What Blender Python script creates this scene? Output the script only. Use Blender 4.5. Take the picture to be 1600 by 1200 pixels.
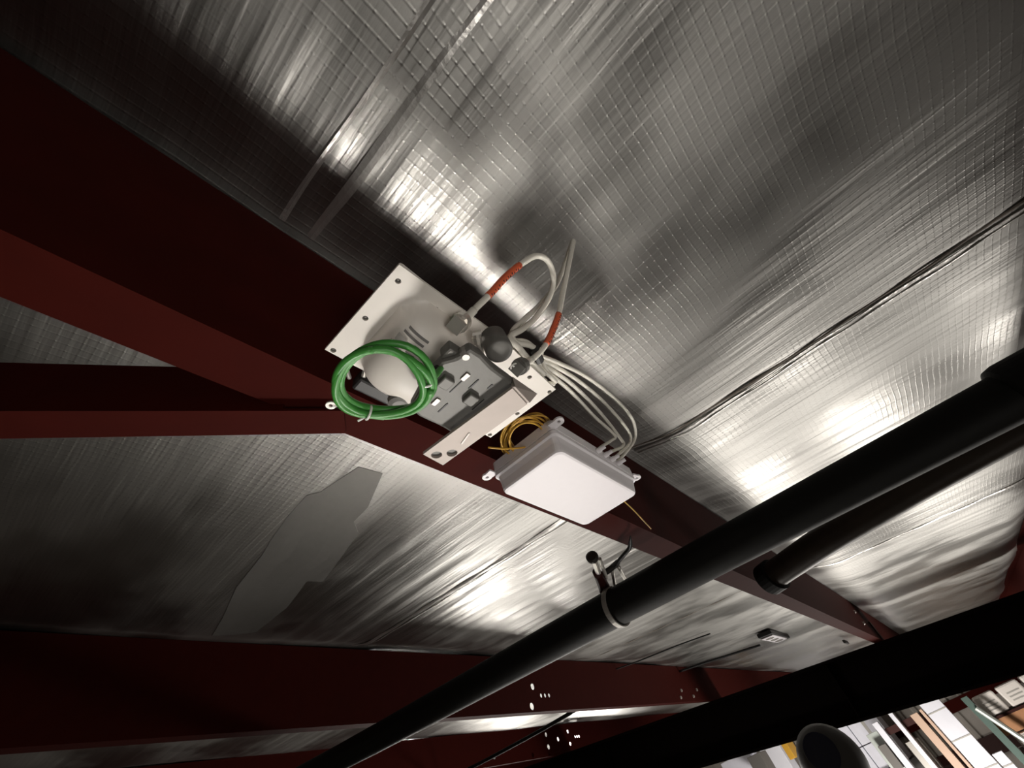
import bpy, bmesh, math, random
import numpy as np
from mathutils import Vector, Matrix

for o in list(bpy.data.objects):
    bpy.data.objects.remove(o, do_unlink=True)
sc = bpy.context.scene
C = sc.collection
random.seed(7)
PI = math.pi

# ------------------------------------------------------------------ camera frame
# roof frame: origin at the lens, x along the purlins, y across them, z square to the roof
FPX = 617.0
def _n(a): return a / np.linalg.norm(a)
def _d(u, v): return np.array([u - 800.0, -(v - 600.0), -FPX])
EX = _n(_d(1520, 1066))
EZ = _d(635, 39); EZ = _n(EZ - EZ.dot(EX) * EX)
EY = np.cross(EZ, EX)
TILT = math.atan(0.12)                 # roof pitch
CAMH = 5.0                             # lens height over the floor
RR = Matrix.Rotation(TILT, 4, 'X')
ROOF = Matrix.Translation((0, 0, CAMH)) @ RR
def ray(u, v):
    a = _d(u, v); return np.array([a.dot(EX), a.dot(EY), a.dot(EZ)])
def at(u, v, z):                        # roof-frame point seen at a pixel, z above the lens
    a = ray(u, v); return Vector(a * z / a[2])
def wray(u, v, x):                      # building-frame point (relative to the lens) at distance x
    a = RR.to_3x3() @ Vector(ray(u, v)); a = a * (x / a.x)
    return Vector((a.x, a.y, a.z + CAMH))

camd = bpy.data.cameras.new('camera'); cam = bpy.data.objects.new('camera', camd); C.objects.link(cam)
B = Matrix(((EX[0], EY[0], EZ[0]), (EX[1], EY[1], EZ[1]), (EX[2], EY[2], EZ[2])))   # roof -> camera
R = RR.to_3x3() @ B.transposed()
cam.matrix_world = Matrix.Translation((0, 0, CAMH)) @ R.to_4x4()
camd.sensor_width = 36.0; camd.lens = 36.0 * FPX / 1600.0
camd.clip_start = 0.01; camd.clip_end = 200
sc.camera = cam

# ------------------------------------------------------------------ world, lights, exposure
wd = bpy.data.worlds.new('world'); sc.world = wd; wd.use_nodes = True
wd.node_tree.nodes['Background'].inputs[0].default_value = (0.5, 0.55, 0.6, 1)
wd.node_tree.nodes['Background'].inputs[1].default_value = 0.02
sc.view_settings.view_transform = 'Standard'; sc.view_settings.look = 'None'
sc.view_settings.exposure = 0.0; sc.view_settings.gamma = 1.0
sc.view_settings.use_curve_mapping = False
def lamp(p, size, power, aim, col=(1, 0.95, 0.885), sy=None, spread=None):
    l = bpy.data.lights.new('area_lamp', 'AREA'); l.energy = power; l.color = col
    l.shape = 'RECTANGLE' if sy else 'DISK'; l.size = size
    if sy: l.size_y = sy
    if spread: l.spread = spread
    o = bpy.data.objects.new('area_lamp', l); C.objects.link(o)
    P = ROOF @ Vector(p); T = ROOF @ Vector(aim)
    o.matrix_world = Matrix.Translation(P) @ (T - P).to_track_quat('-Z', 'Y').to_matrix().to_4x4()
    return o
LAMPS = [
    # position, size, power, aim, spread in degrees
    ((3.6, 1.90, -1.7), 0.7, 18, (2.2, 1.2, 0.6)),
    ((5.6, 0.5, -1.3), 1.0, 33, (3.0, 0.5, 0.6)),
    ((5.8, -0.9, -1.4), 0.7, 28, (3.0, -0.3, 0.6)),
    ((5.6, -2.6, -1.3), 0.4, 20, (3.2, -1.6, 0.6)),
    ((5.5, 5.2, -1.3), 0.9, 48, (2.6, 3.0, 0.6)),
    ((2.10, 2.30, -3.0), 0.8, 2.1, (0.28, 0.20, 0.35), 20),  # unseen narrow fill added below to brighten the antenna and box
    ((0.35, 0.00, -3.2), 1.0, 1.8, (0.3, 0.0, 0.6)),  # unseen weak fill added below for the foil overhead
    ((-0.30, -1.10, -2.0), 1.0, 1.25, (0.30, 0.18, 0.33), 40),  # unseen weak fill added for the camera-side faces of the equipment
    ((6.6, 1.2, -1.6), 0.6, 110, (10, 1.0, -1.2)),
    ((9.5, 6.5, -0.8), 1.0, 220, (9.0, 5.0, 0.6)),
    ((6.5, 9.0, -0.8), 1.0, 100, (5.0, 7.0, 0.6)),
]
for a in LAMPS: lamp(*a[:4], spread=math.radians(a[4]) if len(a) > 4 else None)

# ------------------------------------------------------------------ materials
def mat(name, col, rough=0.5, metal=0.0, bump=0.0, bscale=60, var=0.0, emit=None, spec=None):
    m = bpy.data.materials.new(name); m.use_nodes = True
    nt = m.node_tree; b = nt.nodes['Principled BSDF']
    b.inputs['Base Color'].default_value = (*col, 1)
    b.inputs['Roughness'].default_value = rough; b.inputs['Metallic'].default_value = metal
    if spec is not None: b.inputs['Specular IOR Level'].default_value = spec
    tc = nt.nodes.new('ShaderNodeTexCoord')
    nz = nt.nodes.new('ShaderNodeTexNoise'); nz.inputs['Scale'].default_value = bscale; nz.inputs['Detail'].default_value = 4
    nt.links.new(tc.outputs['Object'], nz.inputs['Vector'])
    if bump:
        bp = nt.nodes.new('ShaderNodeBump'); bp.inputs['Strength'].default_value = 1; bp.inputs['Distance'].default_value = bump
        nt.links.new(nz.outputs['Fac'], bp.inputs['Height']); nt.links.new(bp.outputs[0], b.inputs['Normal'])
    if var:
        mx = nt.nodes.new('ShaderNodeMix'); mx.data_type = 'RGBA'
        mx.inputs[6].default_value = (*[c * (1 - var) for c in col], 1)
        mx.inputs[7].default_value = (*[min(1, c * (1 + var)) for c in col], 1)
        nt.links.new(nz.outputs['Fac'], mx.inputs[0]); nt.links.new(mx.outputs[2], b.inputs['Base Color'])
    if emit:
        b.inputs['Emission Color'].default_value = (*col, 1); b.inputs['Emission Strength'].default_value = emit
    return m

def foil_material():
    m = bpy.data.materials.new('scrim foil'); m.use_nodes = True
    nt = m.node_tree; N = nt.nodes.new; L = nt.links.new
    b = nt.nodes['Principled BSDF']
    b.inputs['Metallic'].default_value = 1.0
    tc = N('ShaderNodeTexCoord')
    sep = N('ShaderNodeSeparateXYZ'); L(tc.outputs['Object'], sep.inputs[0])
    def math_(op, a, bb=None, c=None):
        n = N('ShaderNodeMath'); n.operation = op
        for i, v in enumerate((a, bb, c)):
            if v is None: continue
            if isinstance(v, (int, float)): n.inputs[i].default_value = v
            else: L(v, n.inputs[i])
        return n.outputs[0]
    def mapr(v, a, b_, c, d):
        n = N('ShaderNodeMapRange'); n.interpolation_type = 'SMOOTHSTEP'
        L(v, n.inputs[0])
        for i, q in enumerate((a, b_, c, d)): n.inputs[i + 1].default_value = q
        return n.outputs[0]
    wob = N('ShaderNodeTexNoise'); wob.inputs['Scale'].default_value = 3.0; L(tc.outputs['Object'], wob.inputs['Vector'])
    wv = math_('MULTIPLY', math_('SUBTRACT', wob.outputs['Fac'], 0.5), 0.03)
    cell = 0.0150
    def lines(coord, w):
        f = math_('FRACT', math_('DIVIDE', math_('ADD', coord, wv), cell))
        dd = math_('ABSOLUTE', math_('SUBTRACT', f, 0.5))
        return mapr(dd, 0.5 - w, 0.5, 0.0, 1.0)
    lx = lines(sep.outputs['Y'], 0.17)      # threads along x
    ly = lines(sep.outputs['X'], 0.17)
    both = math_('MAXIMUM', lx, math_('MULTIPLY', ly, 0.7))
    kn = math_('MULTIPLY', lx, ly)
    # streaks across the purlins
    def streak(sx, sy, det):
        mp = N('ShaderNodeMapping'); mp.inputs['Scale'].default_value = (sx, sy, 1); L(tc.outputs['Object'], mp.inputs[0])
        n = N('ShaderNodeTexNoise'); n.inputs['Scale'].default_value = 1; n.inputs['Detail'].default_value = det; n.inputs['Roughness'].default_value = 0.6
        L(mp.outputs[0], n.inputs['Vector']); return n.outputs['Fac']
    s1 = streak(20, 1.5, 3); s2 = streak(75, 5.0, 3)
    blot = streak(2.6, 1.6, 3)
    gm = mapr(streak(3.1, 2.2, 2), 0.35, 0.60, 0.25, 1.0)
    h = math_('ADD', math_('MULTIPLY', both, 0.00015), math_('MULTIPLY', kn, 0.00032))
    h = math_('MULTIPLY', h, gm)
    h = math_('ADD', h, math_('MULTIPLY', s1, 0.0036))
    h = math_('ADD', h, math_('MULTIPLY', s2, 0.0007))
    bp = N('ShaderNodeBump'); bp.inputs['Distance'].default_value = 1.0; bp.inputs['Strength'].default_value = 1.0
    L(h, bp.inputs['Height']); L(bp.outputs[0], b.inputs['Normal'])
    rg = mapr(blot, 0.38, 0.62, 0.33, 0.48); L(rg, b.inputs['Roughness'])
    mx = N('ShaderNodeMix'); mx.data_type = 'RGBA'
    mx.inputs[6].default_value = (0.36, 0.35, 0.33, 1); mx.inputs[7].default_value = (0.52, 0.51, 0.485, 1)
    L(mapr(blot, 0.3, 0.7, 0, 1), mx.inputs[0])
    mk = N('ShaderNodeMix'); mk.data_type = 'RGBA'; mk.inputs[7].default_value = (0.30, 0.29, 0.28, 1)
    L(mx.outputs[2], mk.inputs[6]); L(math_('MULTIPLY', kn, 0.5), mk.inputs[0])
    L(mk.outputs[2], b.inputs['Base Color'])
    return m

M = {}
M['foil'] = foil_material()
M['foil_tape'] = mat('matte foil tape', (0.26, 0.25, 0.235), 0.6, 0.7, 0.0006, 30, 0.06)
M['seam'] = mat('seam foil', (0.66, 0.64, 0.61), 0.32, 0.85, 0.002, 40, 0.1)
M['seamdark'] = mat('seam gap', (0.20, 0.17, 0.14), 0.6, 0.5, 0.001, 80, 0.3)
M['red'] = mat('red oxide primer', (0.042, 0.0042, 0.0024), 0.75, 0, 0.0006, 25, 0.18, spec=0.06)
M['dred'] = mat('dark red primer', (0.035, 0.008, 0.006), 0.5, 0, 0.0006, 25, 0.18, spec=0.2)
M['blackp'] = mat('black steel pipe', (0.0065, 0.006, 0.005), 0.6, 0.0, 0.0004, 50, 0.3, spec=0.15)
M['brownp'] = mat('brown steel pipe', (0.045, 0.032, 0.022), 0.45, 0.2, 0.0006, 30, 0.35)
M['beam'] = mat('shaded rafter steel', (0.005, 0.003, 0.0025), 0.8, 0, 0.0004, 30, 0.2, spec=0.05)  # near-black colour carries the shade the rafter lies in
M['white'] = mat('white plastic', (0.78, 0.745, 0.77), 0.42, 0, 0.0001, 90, 0.02)
M['cream'] = mat('warm white painted metal', (0.80, 0.75, 0.69), 0.42, 0, 0.0002, 60, 0.03)
M['grey'] = mat('grey cast metal', (0.145, 0.140, 0.128), 0.5, 0.1, 0.0003, 120, 0.1)
M['grey2'] = mat('light grey metal', (0.36, 0.34, 0.31), 0.4, 0.4, 0.0002, 120, 0.08)
M['bar'] = mat('galvanised bar', (0.44, 0.38, 0.345), 0.55, 0.15, 0.0002, 60, 0.08)
M['chrome'] = mat('nickel plating', (0.80, 0.76, 0.70), 0.28, 0.75)
M['zinc'] = mat('zinc', (0.60, 0.57, 0.52), 0.4, 0.5, 0.0002, 90, 0.1)
M['dark'] = mat('dark rubber', (0.012, 0.011, 0.011), 0.5)
M['hole'] = mat('dark screw', (0.05, 0.045, 0.04), 0.35, 0.5)
M['green'] = mat('green wire jacket', (0.05, 0.25, 0.04), 0.4, 0, 0.0001, 90, 0.06)
M['yellow'] = mat('yellow fibre jacket', (0.55, 0.30, 0.035), 0.45, 0, 0.0001, 90, 0.06)
M['coax'] = mat('cream coax jacket', (0.74, 0.71, 0.63), 0.4, 0, 0.0001, 90, 0.03)
M['orange'] = mat('orange heat shrink', (0.72, 0.13, 0.05), 0.5, 0, 0.0001, 90, 0.05)
M['ink'] = mat('dark ink', (0.08, 0.02, 0.015), 0.6)
M['greyink'] = mat('grey ink', (0.17, 0.16, 0.15), 0.6)
M['lightink'] = mat('pale grey ink', (0.42, 0.40, 0.37), 0.6)
M['paper'] = mat('printed paper', (0.80, 0.75, 0.70), 0.5)
M['tie'] = mat('white nylon', (0.85, 0.84, 0.80), 0.4)
M['concrete'] = mat('concrete', (0.14, 0.13, 0.12), 0.8, 0, 0.002, 3, 0.1)
M['wallm'] = mat('painted corrugated sheet', (0.44, 0.40, 0.36), 0.6, 0, 0.0004, 20, 0.08)
M['carton'] = mat('pale carton board', (0.74, 0.74, 0.82), 0.6, 0, 0.0004, 20, 0.05)
M['wood'] = mat('warm pine board', (0.42, 0.20, 0.09), 0.6, 0, 0.0006, 12, 0.2)
M['rack'] = mat('pale green rack steel', (0.42, 0.45, 0.42), 0.4, 0.3, 0.0003, 20, 0.08)
M['dgreen'] = mat('dark green rack steel', (0.10, 0.15, 0.13), 0.4, 0.3, 0.0003, 20, 0.12)
M['sheet'] = mat('bright panel stock', (0.72, 0.72, 0.78), 0.4, 0.1, 0.0003, 10, 0.06)
M['tan'] = mat('tan board', (0.55, 0.38, 0.28), 0.5, 0, 0.0003, 10, 0.06)
M['duct'] = mat('charcoal housing', (0.075, 0.072, 0.068), 0.6, 0, 0.0003, 20, 0.05)
M['navy'] = mat('navy disc', (0.006, 0.008, 0.028), 0.5)

# ------------------------------------------------------------------ object helpers
def apply_frame(o, P, frame):
    if frame == 'roof':
        o.matrix_world = ROOF @ Matrix.Translation(P)
    else:
        o.location = P
def tag(o, label=None, cat=None, group=None, kind=None):
    if label: o['label'] = label
    if cat: o['category'] = cat
    if group: o['group'] = group
    if kind: o['kind'] = kind
    return o
ORG = {}
def thing(name, label, cat, org=(0, 0, 0), frame='roof', group=None):
    o = bpy.data.objects.new(name, None); C.objects.link(o); o.empty_display_size = 0.05
    apply_frame(o, Vector(org), frame); ORG[o.name] = Vector(org)
    return tag(o, label, cat, group)
def _mesh_obj(name, me, m, parent, frame, org):
    o = bpy.data.objects.new(name, me); C.objects.link(o)
    if m is not None and not me.materials: me.materials.append(m)
    if parent is not None:
        po = ORG[parent.name]; me.transform(Matrix.Translation(-po)); o.parent = parent
        ORG[o.name] = po
    else:
        org = Vector(org); me.transform(Matrix.Translation(-org)); apply_frame(o, org, frame); ORG[o.name] = org
    return o
def obj(name, bm, m, parent=None, frame='roof', org=(0, 0, 0), smooth=False):
    bmesh.ops.recalc_face_normals(bm, faces=bm.faces)
    me = bpy.data.meshes.new(name); bm.to_mesh(me); bm.free()
    for p in me.polygons: p.use_smooth = smooth
    return _mesh_obj(name, me, m, parent, frame, org)
def struct(name, bm, m, frame='roof', org=(0, 0, 0), smooth=False):
    return tag(obj(name, bm, m, None, frame, org, smooth), kind='structure')
def box(bm, a, b, bev=0.0):
    a = Vector(a); b = Vector(b); lo = Vector(map(min, a, b)); hi = Vector(map(max, a, b))
    vs = [bm.verts.new((x, y, z)) for x in (lo.x, hi.x) for y in (lo.y, hi.y) for z in (lo.z, hi.z)]
    fs = [bm.faces.new([vs[i] for i in q]) for q in ((0, 1, 3, 2), (4, 6, 7, 5), (0, 4, 5, 1), (2, 3, 7, 6), (0, 2, 6, 4), (1, 5, 7, 3))]
    if bev:
        bmesh.ops.recalc_face_normals(bm, faces=fs)
        es = list({e for f in fs for e in f.edges})
        bmesh.ops.bevel(bm, geom=es, offset=bev, segments=2, affect='EDGES', profile=0.5)
    return bm
def B_(): return bmesh.new()
def prism(bm, pts, z0, z1, bev=0.0):
    lo = [bm.verts.new((p[0], p[1], z0)) for p in pts]; hi = [bm.verts.new((p[0], p[1], z1)) for p in pts]
    n = len(pts); fs = [bm.faces.new(lo[::-1]), bm.faces.new(hi)]
    for i in range(n): fs.append(bm.faces.new((lo[i], lo[(i + 1) % n], hi[(i + 1) % n], hi[i])))
    if bev:
        bmesh.ops.recalc_face_normals(bm, faces=fs)
        bmesh.ops.bevel(bm, geom=list({e for f in fs for e in f.edges}), offset=bev, segments=2, affect='EDGES', profile=0.5)
    return bm
def smoothpath(pts, n=8, closed=False):
    P = [Vector(p) for p in pts]; out = []; k = len(P)
    rng = range(k) if closed else range(k - 1)
    for i in rng:
        if closed: a, b, c, d = P[(i - 1) % k], P[i], P[(i + 1) % k], P[(i + 2) % k]
        else:
            b, c = P[i], P[i + 1]; a = P[i - 1] if i else b * 2 - c; d = P[i + 2] if i + 2 < k else c * 2 - b
        for j in range(n):
            t = j / n
            out.append(0.5 * ((2 * b) + (c - a) * t + (2 * a - 5 * b + 4 * c - d) * t * t + (3 * b - a - 3 * c + d) * t ** 3))
    if not closed: out.append(P[-1])
    return out
def tube(bm, pts, r, sides=10, closed=False, caps=True):
    P = [Vector(p) for p in pts]; k = len(P); rings = []
    t0 = (P[1] - P[0]).normalized(); up = t0.orthogonal().normalized()
    for i, p in enumerate(P):
        if closed: t = (P[(i + 1) % k] - P[i - 1])
        else: t = P[min(i + 1, k - 1)] - P[max(i - 1, 0)]
        t.normalize(); up = (up - t * up.dot(t)).normalized(); s = t.cross(up)
        rr = r[i] if isinstance(r, (list, tuple)) else r
        rings.append([bm.verts.new(p + (up * math.cos(2 * PI * j / sides) + s * math.sin(2 * PI * j / sides)) * rr) for j in range(sides)])
    for i in range(k if closed else k - 1):
        a, b = rings[i], rings[(i + 1) % k]
        for j in range(sides): bm.faces.new((a[j], a[(j + 1) % sides], b[(j + 1) % sides], b[j]))
    if caps and not closed: bm.faces.new(rings[0][::-1]); bm.faces.new(rings[-1])
    return bm
def lathe(bm, base, axis, prof, sides=24):      # prof: (distance along the axis, radius)
    axis = Vector(axis).normalized(); base = Vector(base)
    u = axis.orthogonal().normalized(); v = axis.cross(u); rings = []
    for h, r in prof:
        rings.append([bm.verts.new(base + axis * h + (u * math.cos(2 * PI * j / sides) + v * math.sin(2 * PI * j / sides)) * max(r, 1e-5)) for j in range(sides)])
    for a, b in zip(rings, rings[1:]):
        for j in range(sides): bm.faces.new((a[j], a[(j + 1) % sides], b[(j + 1) % sides], b[j]))
    bm.faces.new(rings[0][::-1]); bm.faces.new(rings[-1])
    return bm
def sheet(outer, holes, t, M4):
    """flat plate with round holes: outer polygon, holes (x, y, r), thickness t, then M4; returns a bmesh"""
    cu = bpy.data.curves.new('sheet', 'CURVE'); cu.dimensions = '2D'; cu.fill_mode = 'BOTH'; cu.extrude = t / 2
    def sp(pts):
        s = cu.splines.new('POLY'); s.points.add(len(pts) - 1)
        for p, q in zip(s.points, pts): p.co = (q[0], q[1], 0, 1)
        s.use_cyclic_u = True
    sp(outer)
    for h in holes:
        x, y, r = h[:3]; ry = h[3] if len(h) > 3 else r
        sp([(x + r * math.cos(a * PI / 8), y + ry * math.sin(a * PI / 8)) for a in range(16)])
    o = bpy.data.objects.new('sheet', cu); C.objects.link(o)
    dg = bpy.context.evaluated_depsgraph_get(); dg.update()
    me = bpy.data.meshes.new_from_object(o.evaluated_get(dg))
    bm = bmesh.new(); bm.from_mesh(me); bm.transform(M4)
    bmesh.ops.remove_doubles(bm, verts=bm.verts, dist=1e-6)
    bpy.data.objects.remove(o, do_unlink=True); bpy.data.curves.remove(cu); bpy.data.meshes.remove(me)
    return bm

# ------------------------------------------------------------------ the roof foil
H = 0.600
PUR = [-2.45, -0.93, 0.312, 1.845, 3.80, 5.6, 7.4]      # purlin webs across the roof
XS = 0.047; XA = 1.0
rng = np.random.RandomState(3)
WV = [(rng.uniform(0.035, 0.12), rng.uniform(0, 6.28), rng.uniform(0.2, 0.9), rng.uniform(-2.2, 2.2)) for _ in range(16)]
def zc(X, Y):
    X = np.asarray(X, float); Y = np.asarray(Y, float)
    d = np.min([np.abs(Y - p) for p in PUR], axis=0)
    z = H + 0.036 * np.exp(-(d / 0.11) ** 2) + 0.006 * np.cos(X * 3.1 + Y)
    g = 0.15 + 0.85 * np.exp(-((X - 0.02) / 0.17) ** 2) * (Y < 0.4) + 0.5 * np.exp(-((X - 0.95) / 0.5) ** 2) * (Y > 0.9) + 0.25 * (X > 1.2)
    s = 0
    for lam, ph, ky, a in WV:
        s = s + lam * np.sin(2 * PI * X / lam + ph + a * np.sin(ky * Y * 2 + ph) + 1.4 * a * Y)
    fade = np.clip(d / 0.10, 0, 1)
    return z + 0.0038 * g * s * (0.35 + 0.65 * fade)
xs = np.concatenate([np.arange(-5.9, -1.2, 0.15), np.arange(-1.2, 2.6, 0.008), np.arange(2.6, 5.2, 0.02), np.arange(5.2, 15.9, 0.2), [15.9]])
ys = np.concatenate([np.arange(-6.0, -2.0, 0.2), np.arange(-2.0, 2.0, 0.02), np.arange(2.0, 6.0, 0.06), np.arange(6.0, 11.9, 0.3), [11.9]])
XX, YY = np.meshgrid(xs, ys, indexing='ij'); ZZ = zc(XX, YY)
me = bpy.data.meshes.new('ceiling')
nx, ny = XX.shape
co = np.stack([XX, YY, ZZ], -1).reshape(-1, 3)
idx = np.arange(nx * ny).reshape(nx, ny)
q = np.stack([idx[:-1, :-1], idx[:-1, 1:], idx[1:, 1:], idx[1:, :-1]], -1).reshape(-1, 4)
me.vertices.add(len(co)); me.vertices.foreach_set('co', co.ravel())
me.loops.add(q.size); me.loops.foreach_set('vertex_index', q.ravel())
me.polygons.add(len(q)); me.polygons.foreach_set('loop_start', np.arange(0, q.size, 4)); me.polygons.foreach_set('loop_total', np.full(len(q), 4))
me.polygons.foreach_set('use_smooth', np.ones(len(q), bool)); me.update(); me.validate()
ceiling = bpy.data.objects.new('ceiling', me); C.objects.link(ceiling); me.materials.append(M['foil'])
apply_frame(ceiling, Vector((0, 0, 0)), 'roof'); ORG[ceiling.name] = Vector((0, 0, 0))
tag(ceiling, kind='structure')

def strip_on_roof(bm, x0, w, y0, y1, drop, thick, amp=0.004, seed=0, tilt=0.0, step=0.02):
    """a folded band running across the roof under the foil"""
    r = np.random.RandomState(seed); ph = r.uniform(0, 6.28, 4)
    prev = None; y = y0
    while y <= y1 + 1e-6:
        xo = x0 + amp * (math.sin(y * 7 + ph[0]) + 0.5 * math.sin(y * 19 + ph[1]))
        ww = w * (1 + 0.25 * math.sin(y * 11 + ph[2]))
        z = float(zc(xo, y)) - drop - 0.0015 * math.sin(y * 31 + ph[3])
        ring = [bm.verts.new(p) for p in ((xo - ww / 2, y, z + thick), (xo - ww / 2, y, z + tilt), (xo, y, z - thick * 0.5), (xo + ww / 2, y, z - tilt), (xo + ww / 2, y, z + thick))]
        if prev:
            for i in range(5): bm.faces.new((prev[i], prev[(i + 1) % 5], ring[(i + 1) % 5], ring[i]))
        else: bm.faces.new(ring[::-1])
        prev = ring; y += step
    bm.faces.new(prev)
for (x0, w, ya, yb, drop, tilt, m, sd) in [
    (0.047, 0.012, -1.6, 0.308, 0.003, 0.0012, 'seam', 1),
    (0.005, 0.008, -1.6, 0.308, 0.003, -0.0010, 'seam', 2),
    (0.966, 0.007, -0.90, 0.29, 0.002, 0.0006, 'seamdark', 3),
    (0.984, 0.009, -0.90, 0.29, 0.003, -0.0006, 'seam', 4),
    (0.998, 0.006, -0.90, 0.29, 0.002, 0.0005, 'seam', 4),
    (1.035, 0.016, 0.34, 1.82, 0.003, 0.0010, 'seam', 5),
    (1.060, 0.008, 0.34, 1.82, 0.002, -0.0006, 'seam', 6),
    (1.90, 0.008, 0.34, 1.82, 0.001, 0.0005, 'seamdark', 7),
    (2.70, 0.010, 0.34, 1.82, 0.001, 0.0005, 'seamdark', 8),
    (1.92, 0.02, -0.90, 0.29, 0.003, 0.001, 'seam', 9),
    (3.0, 0.02, -0.90, 0.29, 0.003, 0.001, 'seam', 10)]:
    bm = B_(); strip_on_roof(bm, x0, w, ya, yb, drop, 0.0012, amp=0.0025, seed=sd, tilt=tilt)
    obj('foil_seam', bm, M[m], ceiling, smooth=False)
# pale tape patches over the dull part of the foil
def patch(px, name, m, dz=0.003):
    pts = [at(u, v, 0.6) for u, v in px]
    bm = B_(); vs = [bm.verts.new((p.x, p.y, 0.6)) for p in pts]; f = bm.faces.new(vs)
    bmesh.ops.triangulate(bm, faces=[f]); bmesh.ops.subdivide_edges(bm, edges=bm.edges, cuts=5, use_grid_fill=True)
    for v in bm.verts: v.co.z = float(zc(v.co.x, v.co.y)) - dz
    r = bmesh.ops.extrude_face_region(bm, geom=list(bm.faces))
    for g in r['geom']:
        if isinstance(g, bmesh.types.BMVert): g.co.z += 0.001
    return obj(name, bm, m, ceiling, smooth=False)
patch([(560, 728), (598, 738), (575, 790), (553, 812), (560, 830), (530, 872), (505, 905), (480, 905), (450, 945), (400, 985), (330, 995), (350, 960), (370, 915), (410, 865), (425, 840), (450, 805), (480, 772), (500, 768)], 'tape_patch', M['foil_tape'], 0.0012)

# ------------------------------------------------------------------ purlins
def purlin(y, label, x0=-5.8, x1=15.8, holes=(), zb=0.372, bolts=(), m='red', lab_group=None):
    t = thing('roof_purlin', label, 'purlin', (x0, y, zb))
    W = Matrix(((1, 0, 0, 0), (0, 0, -1, y), (0, 1, 0, 0), (0, 0, 0, 1)))
    top = 0.629
    bm = sheet([(x0, zb), (x1, zb), (x1, top), (x0, top)], holes, 0.003, W)
    obj('web', bm, M[m], t)
    bm = B_(); box(bm, (x0, y - 0.0015, zb - 0.003), (x1, y + 0.064, zb), 0.0)
    obj('bottom_flange', bm, M[m], t)
    bm = B_(); box(bm, (x0, y + 0.061, zb), (x1, y + 0.064, zb + 0.02))
    obj('lip', bm, M[m], t)
    bm = B_(); box(bm, (x0, y + 0.0015, top - 0.003), (x1, y + 0.06, top))
    obj('top_flange', bm, M[m], t)
    for (bx, bz) in bolts:
        bm = B_(); lathe(bm, (bx, y - 0.0015, bz), (0, -1, 0), [(0, 0.013), (0.002, 0.013), (0.002, 0.010), (0.009, 0.010)], 6)
        obj('bolt', bm, M['zinc'], t)
    return t
purlin(PUR[0], 'red steel purlin above the right edge, farthest on that side')
purlin(PUR[1], 'red steel purlin whose edge shows at the right side above the dark rafter')
p1 = purlin(PUR[2], 'long red steel purlin across the middle that carries the antenna and the white box', bolts=((4.3, 0.45), (4.3, 0.53)))
h2 = [(2.226, .487, .016), (2.188, .395, .017), (2.288, .443, .010), (2.325, .443, .010), (2.363, .443, .010)]
purlin(PUR[3], 'second red steel purlin below the middle one, crossed by the black pipe', holes=h2,
       bolts=((4.206, .448), (4.537, .450), (4.407, .404), (4.14, .40)))
h3 = [(4.66, .552, .02), (4.862, .50, .02), (4.662, .447, .022), (4.649, .395, .02), (4.375, .40, .02), (5.076, .556, .016), (5.072, .446, .018),
      (5.20, .50, .012), (5.24, .50, .012), (5.28, .50, .012), (3.8, .43, .016)]
purlin(PUR[4], 'third red steel purlin near the bottom edge, beyond the pale strip of foil', holes=h3)
purlin(PUR[5], 'fourth red steel purlin low at the bottom edge')
purlin(PUR[6], 'farthest red steel purlin, behind all the others')

# diagonal angle brace that meets the middle purlin at the left
def brace(name, label, a, d, length, zb, hgt, flange, m, matname='red'):
    a = Vector((a[0], a[1], 0)); d = Vector((d[0], d[1], 0)).normalized(); n = Vector((-d.y, d.x, 0))
    if n.y < 0: n = -n
    t = thing(name, label, 'brace', (a.x, a.y, zb))
    def pr(c0, c1, z0, z1, s=0):
        bm = B_(); pts = [a + n * c0 + d * s, a + d * length + n * c0, a + d * length + n * c1, a + n * c1 + d * s]
        return prism(bm, [(p.x, p.y) for p in pts], z0, z1)
    obj('upright_leg', pr(0, 0.004, zb, zb + hgt), M[matname], t)
    obj('flat_leg', pr(0, flange, zb - 0.004, zb, -0.065), M[matname], t)
    return t
brace('angle_brace', 'red angle iron brace running left from the middle purlin', (0.098, 0.368), (-0.823, 0.568), 0.75, 0.362, 0.07, 0.040, 'red')
# sloping red plate at the right edge
# ------------------------------------------------------------------ rafter
raf = thing('main_rafter', 'wide steel rafter in dark shade crossing the bottom right corner', 'beam', (4.87, -5.8, -0.02))
for (nm, a, b) in (('top_flange', (4.87, -5.8, 0.350), (5.06, 11.7, 0.368)), ('bottom_flange', (4.87, -5.8, -0.035), (5.06, 11.7, -0.015)), ('web', (4.96, -5.8, -0.02), (4.97, 11.7, 0.352))):
    bm = B_(); box(bm, a, b); obj(nm, bm, M['beam'], raf)
for yy in (0.8, 3.2, -1.6):
    bm = B_(); box(bm, (4.88, yy, -0.015), (4.96, yy + 0.01, 0.35)); obj('stiffener', bm, M['beam'], raf)
# purlin clip where the middle purlin meets the rafter
bm = B_(); box(bm, (4.80, 0.300, 0.372), (4.90, 0.309, 0.50)); 
tag(obj('purlin_clip', bm, M['dred'], None, 'roof', (4.85, 0.305, 0.372)), 'small dark clip plate joining middle purlin to dark rafter', 'clip')

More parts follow.
